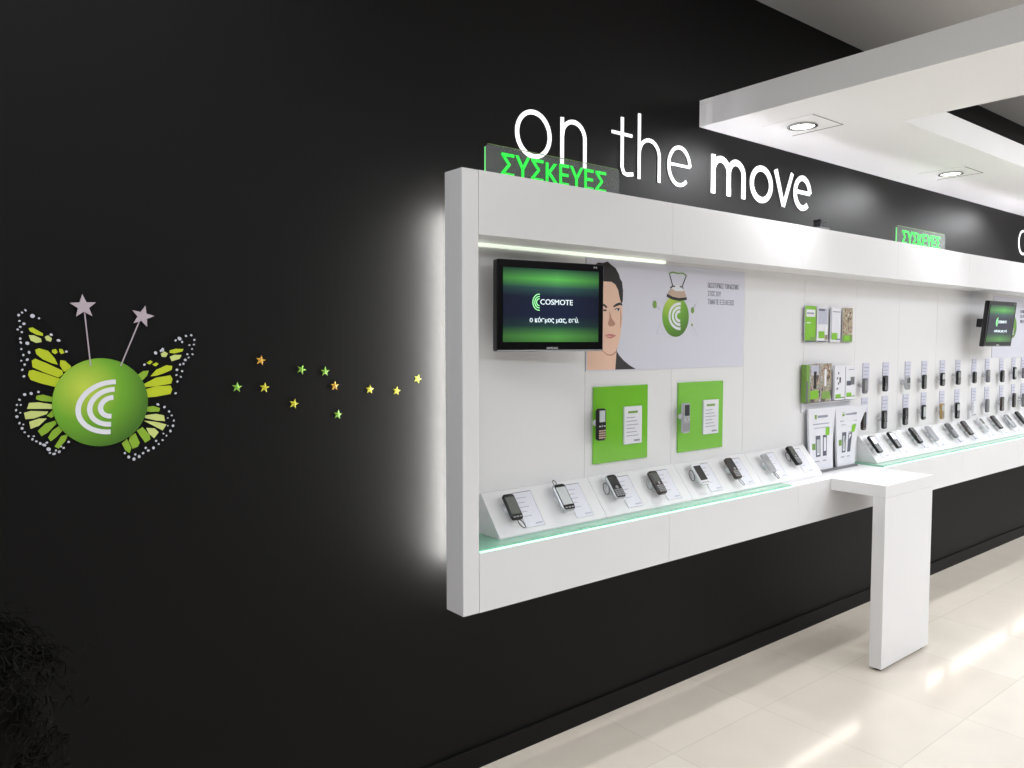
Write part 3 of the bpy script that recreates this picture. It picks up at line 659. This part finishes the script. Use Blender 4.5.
# ------------------------------------------------------- little wall stars
cols = {'orange': (226, 170, 44), 'green': (138, 196, 56), 'yellow': (222, 214, 40), 'lime': (204, 226, 36)}
st = [(190, 95, 'orange', 'orange star, highest of the wall stars at the left'), (80, 220, 'green', 'green star nearest to the butterfly ball'), (208, 222, 'yellow', 'yellow star directly below the leftmost orange star'),
      (380, 138, 'green', 'green star left of the centre pair of wall stars'), (490, 147, 'green', 'green star just above the small orange yellow star'), (535, 213, 'orange', 'orange yellow star in the middle of the wall stars'),
      (345, 297, 'yellow', 'yellow star low in the left half of the trail'), (550, 347, 'green', 'green star lowest of the trail'), (698, 230, 'yellow', 'yellow star third from the lit unit edge'),
      (823, 237, 'yellow', 'yellow star second from the lit unit edge'), (921, 181, 'lime', 'lime star in the glow beside the display unit')]
for i, (x, z, cn, lab) in enumerate(st):
    p = at(220+x/4.655, 340+z/4.655, WALL-.002); b = MB()
    m1 = mat('star '+cn, cols[cn], rough=.4, var=.02); m2 = mat('star dark '+cn, tuple(int(q*.8) for q in cols[cn]), rough=.4, var=.02)
    k = b.mi(m1); k2 = b.mi(m2); rt = [78, 84, 82, 68, 88, 86, 75, 80, 84, 80, 70][i]; r = .0168
    ce = b.bm.verts.new((p.x, WALL-.005, p.z)); ring = []; rb_ = []
    for j in range(10):
        a = math.radians(rt+36*j); q = r if j % 2 == 0 else r*.42
        ring.append(b.bm.verts.new((p.x+q*math.cos(a), WALL-.002, p.z+q*math.sin(a)))); rb_.append(b.bm.verts.new((p.x+q*math.cos(a), WALL-.0003, p.z+q*math.sin(a))))
    for j in range(10):
        b.face([ce, ring[j], ring[(j+1) % 10]], k if j % 2 else k2); b.face([ring[j], rb_[j], rb_[(j+1) % 10], ring[(j+1) % 10]], k)
    b.face(rb_, k)
    b.build('star_sticker', label=lab+' on the black wall', cat='star', group='trail of star stickers')

# ------------------------------------------------------- leaflets and holders
def leaflet(x0, x1, z0, z1, y, paint, label, group, name='leaflet', t=.004, flare=0):
    b = MB(); b.box(x0, x1, y, y+t, z0, z1, paper); paint(b, x0, x1, z0, z1, y); b.build(name, label=label, cat='leaflet', group=group)
def pr(b, x0, x1, z0, z1, y, a, c, d, e_, m_, o=.0006): w, h = x1-x0, z1-z0; b.box(x0+w*a, x0+w*c, y-o, y, z0+h*d, z0+h*e_, m_)
def A1(b, *q): pr(b, *q, .0, 1, 0, 1, green_ink, .0003); pr(b, *q, .1, .92, .7, .9, paper); pr(b, *q, .15, .8, .78, .82, ink, .0009); pr(b, *q, .15, .5, .52, .55, paper); pr(b, *q, 0, 1, 0, .04, ink_d); pr(b, *q, .5, .95, .05, .14, green_lo)
def A2(b, *q): pr(b, *q, .1, .95, .5, .95, photo_pale); pr(b, *q, .12, .7, .88, .93, ink_d, .0009); pr(b, *q, .15, .68, .1, .3, green_ink); pr(b, *q, .7, .98, .05, .2, photo_b); pr(b, *q, 0, 1, 0, .03, ink_d)
def A3(b, *q): pr(b, *q, .2, .95, .86, .88, ink_d); pr(b, *q, .05, .1, .1, .98, ink); pr(b, *q, .12, .68, .06, .26, green_ink); pr(b, *q, .6, .98, .06, .09, ink_d)
def A4(b, *q): pr(b, *q, 0, 1, .14, 1, photo_a, .0003); pr(b, *q, 0, 1, 0, .2, green_lo); pr(b, *q, .2, .7, .04, .18, green_ink, .0009)
photo_pale = mat('leaflet photo pale', (186, 188, 204), rough=.4, var=.15, scale=60)
zz = 1.698
lx = [(at(805.2, 330, 2.31).x, at(816, 330, 2.31).x), (at(817.3, 330, 2.31).x, at(828.3, 330, 2.31).x), (at(830.8, 330, 2.31).x, at(840.9, 330, 2.31).x), (at(842.7, 330, 2.31).x, at(852.7, 330, 2.31).x)]
hd = thing('leaflet_holder', ((lx[0][0]+lx[3][1])/2, 2.318, zz-.005), 'clear wall pocket rail holding four narrow leaflets in a row', 'holder')
b = MB(); b.box(lx[0][0]-.01, lx[3][1]+.01, 2.322, 2.3295, zz-.004, zz+.05, acry); b.build('back_plate', hd)
b = MB(); b.box(lx[0][0]-.01, lx[3][1]+.01, 2.300, 2.322, zz-.006, zz-.003, acry); b.build('ledge', hd)
for (a, c), fn, lab in zip(lx, (A1, A2, A3, A4), ('green leaflet with white title box, leftmost of the upper four', 'pale lilac leaflet with green square, second of the upper four', 'plain white leaflet with small green square, third of the upper four', 'leaflet with brown crowd photo, rightmost of the upper four')):
    leaflet(a, c, zz, zz+.198, 2.312, fn, lab, 'leaflets in the upper row')
def M1(b, *q): pr(b, *q, .0, 1, 0, 1, photo_b, .0003); pr(b, *q, .1, .8, .7, .96, photo_pale); pr(b, *q, .35, .6, .35, .8, black_pl, .0008); pr(b, *q, .05, .8, .08, .3, green_ink, .0009)
def M2(b, *q): pr(b, *q, .0, 1, 0, 1, photo_b, .0003); pr(b, *q, .1, .85, .55, .95, photo_a); pr(b, *q, .3, .5, .4, .85, paper, .0008); pr(b, *q, .1, .9, .06, .26, green_lo, .0009)
def M3(b, *q):
    for i in range(4): pr(b, *q, .2+.1*(i % 2), .32+.1*(i % 2), .3+.15*i, .36+.15*i, ink_d)
    pr(b, *q, .45, .58, .5, .66, black_pl); pr(b, *q, .1, .6, .05, .17, green_ink); pr(b, *q, .1, .98, .05, .08, green_lo, .0009)
def M4(b, *q): pr(b, *q, .1, .55, .42, .56, ink_d); pr(b, *q, .5, .9, .44, .68, grey_pl); pr(b, *q, .1, .6, .07, .2, green_ink); pr(b, *q, .1, .98, .07, .1, green_lo, .0009); pr(b, *q, .3, .85, .9, .92, ink)
z2 = 1.362
ms = [(809.6, 820.2), (820.8, 831.0), (834.4, 844.6), (845.4, 855)]
mx_ = [(at(a, 383, 2.29).x, at(c, 383, 2.29).x) for a, c in ms]
hd = thing('leaflet_holder', ((mx_[0][0]+mx_[3][1])/2, 2.31, z2-.012), 'clear wall pocket holding two photo magazines and two white leaflets', 'holder')
b = MB(); b.box(mx_[0][0]-.02, mx_[3][1]+.01, 2.322, 2.3295, z2-.055, z2+.05, pale_pl); b.build('back_plate', hd)
b = MB(); b.box(mx_[0][0]-.02, mx_[3][1]+.01, 2.285, 2.322, z2-.006, z2-.003, pale_pl); b.build('ledge', hd)
b = MB(); b.box(mx_[0][0]-.035, mx_[0][0]-.004, 2.288, 2.32, z2, z2+.21, green_lo); b.box(mx_[0][0]-.0352, mx_[0][0]-.02, 2.2875, 2.289, z2, z2+.12, grey_pl)
b.build('magazine_stack', label='thick stack of green magazines left of the photo magazines', cat='magazine')
for (a, c), fn, lab, h_ in zip(mx_, (M1, M2, M3, M4), ('dark photo magazine, left one of the middle row pair', 'dark photo magazine, right one of the middle row pair', 'white leaflet with small scattered pictures in the middle row', 'white leaflet with grey phone picture in the middle row'), (.213, .213, .198, .19)):
    leaflet(a, c, z2+.002, z2+.002+h_, 2.288, fn, lab, 'leaflets in the middle row', t=.012)

# counter-top holder with two big brochures
hx0, hx1 = 3.938, 4.44
hd = thing('brochure_holder', ((hx0+hx1)/2, 2.30, ZS), 'grey edged acrylic holder standing on the white counter between the phone stands', 'holder')
b = MB(); b.box(hx0, hx1, 2.268, 2.328, ZS+.0005, ZS+.012, grey_pl, bev=.002); b.build('base', hd)
b = MB(); b.box(hx0, hx1, 2.322, 2.326, ZS+.012, ZS+.33, acry); b.build('back_plate', hd)
def big(x0, x1, bow, label):
    z0, z1_ = ZS+.0125, 1.325; b = MB(); k = b.mi(paper); n = 14; F_, B_ = [], []
    def sh(t): return bow*t**2.2
    for i in range(n+1):
        t = i/n; z = z0+(z1_-z0)*t; y = 2.283+.02*t
        F_.append((b.bm.verts.new((x0, y, z)), b.bm.verts.new((x1+sh(t), y-bow*.6*t*t, z)))); B_.append((b.bm.verts.new((x0, y+.012, z)), b.bm.verts.new((x1+sh(t), y+.012-bow*.6*t*t, z))))
    for i in range(n):
        b.face([F_[i][0], F_[i][1], F_[i+1][1], F_[i+1][0]], k); b.face([B_[i][0], B_[i+1][0], B_[i+1][1], B_[i][1]], k)
        b.face([F_[i][0], F_[i+1][0], B_[i+1][0], B_[i][0]], k); b.face([F_[i][1], B_[i][1], B_[i+1][1], F_[i+1][1]], k)
    b.face([F_[0][0], B_[0][0], B_[0][1], F_[0][1]], k); b.face([F_[n][0], F_[n][1], B_[n][1], B_[n][0]], k)
    o = b.build('brochure', label=label, cat='brochure', group='large brochures on the counter')
    w = x1-x0
    def strip(a, c, d, e_, m_, nm_, off=.004):
        s = MB(); kk = s.mi(m_)
        def P(fx_, tz):
            y = 2.283+.02*tz-bow*.6*tz*tz*fx_*.98-off; return s.bm.verts.new((x0+fx_*(w+sh(tz)), y, z0+(z1_-z0)*tz))
        s.face([P(a, d), P(c, d), P(c, e_), P(a, e_)], kk); return s
    tot = MB()
    for (a, c, d, e_, m_) in ((.22, .3, .83, .9, green_lo), (.33, .72, .845, .885, ink), (.15, .8, .74, .755, ink), (.2, .8, .68, .69, ink), (.25, .45, .22, .56, ink_d), (.29, .42, .27, .5, lcd_pale), (.3, .4, .25, .33, paper),
                              (.55, .72, .22, .56, ink_d), (.59, .69, .3, .52, paper), (.1, .24, .34, .44, green_lo), (.66, .82, .55, .68, green_ink), (.2, .4, .14, .155, ink), (.55, .7, .14, .155, ink)):
        kk = tot.mi(m_)
        def P(fx_, tz, off): return tot.bm.verts.new((x0+fx_*(w+sh(tz)), 2.283+.02*tz-bow*.6*tz*tz*fx_-off, z0+(z1_-z0)*tz))
        of = .0012 if m_ in (lcd_pale, paper, green_ink) else .0006
        fr = [P(a, d, of), P(c, d, of), P(c, e_, of), P(a, e_, of)]; tot.face(fr, kk)
    tot.build('cover_print', o)
big(hx0+.006, hx0+.245, .025, 'tall white phone brochure, left one of the pair on the counter')
big(hx0+.295, hx1-.01, .085, 'tall white phone brochure with curling right edge on the counter')

# ------------------------------------------------------------- white table
tb = thing('display_table', (4.17, 1.98, 0), 'white L shaped table with one slab leg standing out from the display unit', 'table')
TX0, TX1, TY0 = 3.902, 4.443, 1.845
b = MB(); b.box(TX0, TX1, TY0, FRONT-.001, .905, .968, white, bev=.002); b.build('table_top', tb)
b = MB(); b.box(TX0, TX1, TY0, TY0+.065, .014, .9045, white, bev=.002); b.build('leg', tb)
for x in (TX0+.04, TX1-.05):
    b = MB(); b.cyl((x, TY0+.032, 0), (x, TY0+.032, .0145), .02, black_pl); b.build('foot', tb)

# -------------------------------------------------------------- downlights
for i, (x, y, lab) in enumerate(((3.479, 2.094, 'round recessed downlight nearest the camera in the white soffit'), (5.18, 2.10, 'round recessed downlight further along the white soffit'), (6.9, 2.10, 'round recessed downlight of the soffit past the right edge of the photo'))):
    t = thing('downlight', (x, y, SZ), lab, 'ceiling light', 'soffit downlights')
    b = MB(); b.box(x-.135, x+.135, y-.135, y+.135, SZ-.0025, SZ-.0003, soffit_w); b.box(x+.131, x+.135, y-.135, y+.135, SZ-.004, SZ-.0025, groove); b.box(x-.135, x+.135, y-.135, y-.131, SZ-.004, SZ-.0025, groove); b.build('cover_plate', t)
    b = MB(); k = b.mi(chrome); n = 32; rr = ((.069, SZ-.0027), (.071, SZ-.009), (.058, SZ-.011), (.055, SZ-.004))
    rings = [[b.bm.verts.new((x+r*math.cos(2*PI*j/n), y+r*math.sin(2*PI*j/n), z)) for j in range(n)] for r, z in rr]
    for A, B in zip(rings, rings[1:]+rings[:1]):
        for j in range(n): b.face([A[j], A[(j+1) % n], B[(j+1) % n], B[j]], k)
    b.build('ring', t)
    b = MB(); b.cyl((x, y, SZ-.007), (x, y, SZ-.0035), .0545, lamp_em, 28); b.build('lens', t)
    l = bpy.data.lights.new('spot', 'SPOT'); l.energy = 88; l.spot_size = math.radians(150); l.spot_blend = 1; l.shadow_soft_size = .05; l.color = (.97, .98, 1)
    o = bpy.data.objects.new('spot', l); COL.objects.link(o); o.location = (x, y-.01, SZ-.02)
    d = Vector((-.4, .05, -1)); o.rotation_euler = d.to_track_quat('-Z', 'Y').to_euler()

# ------------------------------------------------ person at the lower left
def person():
    dark = mat('black clothing', (12, 11, 11), rough=.9, spec=.1); skin = mat('skin', (150, 104, 84), rough=.55)
    hairm = mat('dark curly hair', (11, 9, 7), rough=.7, spec=.15)
    hc = on_plane(-38, 715, CAM+F*.98, F); hc.z = max(hc.z, 1.18)
    base = Vector((hc.x, hc.y, 0)); face = Vector((.75, .66, 0)).normalized(); side = Vector((face.y, -face.x, 0))
    t = thing('person', base, 'person with dark curly hair in black clothes, at the lower left edge of the photo', 'person')
    hz = hc.z; s = hz/1.47
    V = {'pel': (0, 0, .86*s), 'ch': (0, 0, 1.12*s), 'nk': (-.01, 0, 1.30*s), 'hd': (.01, 0, hz-.02), 'tp': (.0, 0, hz+.06)}
    verts = [Vector(v) for v in V.values()]; rad = [.125*s, .125*s, .05*s, .078, .07]; edges = [(0, 1), (1, 2), (2, 3), (3, 4)]
    for q in (1, -1):
        n0 = len(verts)
        pts = [((0, .16*q, 1.22*s), .055), ((-.02, .21*q, 1.0*s), .042), ((.05, .2*q, .80*s), .03), ((.07, .19*q, .72*s), .028)]
        for p, r in pts: verts.append(Vector(p)); rad.append(r*s)
        edges += [(1, n0), (n0, n0+1), (n0+1, n0+2), (n0+2, n0+3)]
        n0 = len(verts)
        pts = [((0, .09*q, .78*s), .09), ((.01, .09*q, .45*s), .06), ((-.01, .09*q, .07*s), .04), ((.1, .10*q, .035), .034)]
        for p, r in pts: verts.append(Vector(p)); rad.append(r*s if r > .035 else r)
        edges += [(0, n0), (n0, n0+1), (n0+1, n0+2), (n0+2, n0+3)]
    W = [face*v.x+side*v.y+Vector((0, 0, v.z)) for v in verts]
    me = bpy.data.meshes.new('body'); me.from_pydata(W, edges, []); o = bpy.data.objects.new('body', me); COL.objects.link(o); o.parent = t
    md = o.modifiers.new('s', 'SKIN'); sv = me.skin_vertices[0].data
    for i, r in enumerate(rad): sv[i].radius = (r, r); sv[i].use_root = (i == 0)
    o.modifiers.new('ss', 'SUBSURF').levels = 1; o.modifiers['ss'].render_levels = 2; me.materials.append(dark)
    # curly hair: many small coils around the head
    b = MB(); k = b.mi(hairm); c0 = Vector((0, 0, hz+.01))
    bm2 = bmesh.new(); bmesh.ops.create_icosphere(bm2, subdivisions=3, radius=.098)
    vm = {}
    for v in bm2.verts:
        q = v.co*(1+.12*math.sin(v.co.x*60)*math.cos(v.co.z*55+v.co.y*40)); vm[v] = b.bm.verts.new(c0+q)
    for fc in bm2.faces: b.face([vm[v] for v in fc.verts], k)
    bm2.free()
    rnd = random.Random(3)
    for i in range(620):
        d = Vector((rnd.gauss(0, 1), rnd.gauss(0, 1), rnd.gauss(.12, 1))).normalized()
        if d.dot(face) > .55 and d.z < .35: continue
        a = d.orthogonal().normalized(); c = d.cross(a); pr_ = rnd.uniform(0, 6.3); tr = rnd.uniform(2, 3.4); L_ = rnd.uniform(.03, .055) if i % 16 else rnd.uniform(.06, .10); rc = rnd.uniform(.006, .012)
        dr = Vector((0, 0, -1))*rnd.uniform(.0, .04)
        pts = [c0+d*(.09+L_*j/14)+(a*math.cos(pr_+tr*2*PI*j/14)+c*math.sin(pr_+tr*2*PI*j/14))*rc+dr*(j/14)**2 for j in range(15)]
        b.tube(pts, .0011 if i % 16 else .0006, hairm, n=3)
    b.build('hair', t, local=True)
person()

# ------------------------------------------------------------------ lights
def area(loc, sx_, sy_, e_, c=(.92, .955, 1), d=(0, 0, -1)):
    l = bpy.data.lights.new('ceiling fill light', 'AREA'); l.shape = 'RECTANGLE'; l.size = sx_; l.size_y = sy_; l.energy = e_; l.color = c
    o = bpy.data.objects.new('ceiling fill light', l); COL.objects.link(o); o.location = loc; o.rotation_euler = Vector(d).to_track_quat('-Z', 'Y').to_euler()
for x, y, e_ in ((-2.0, -2.4, 90), (-1.3, 1.1, 45), (.4, 1.1, 20), (5.2, -.6, 60), (7.6, -.6, 70), (4.6, -3.6, 120), (8.2, -3.2, 110), (9.6, .6, 70), (1.9, -3.6, 110)):  # unseen area lights added to brighten floor, panel fronts and left-facing sides
    area((x, y, CEIL-.03), 2.0, 1.2, e_)
w = bpy.data.worlds.new('world'); bpy.context.scene.world = w; w.use_nodes = True
w.node_tree.nodes['Background'].inputs[0].default_value = (.9, .92, 1, 1); w.node_tree.nodes['Background'].inputs[1].default_value = .1
vs = bpy.context.scene.view_settings; vs.view_transform = 'Standard'; vs.look = 'None'; vs.gamma = 1; vs.use_curve_mapping = False; vs.exposure = -.12
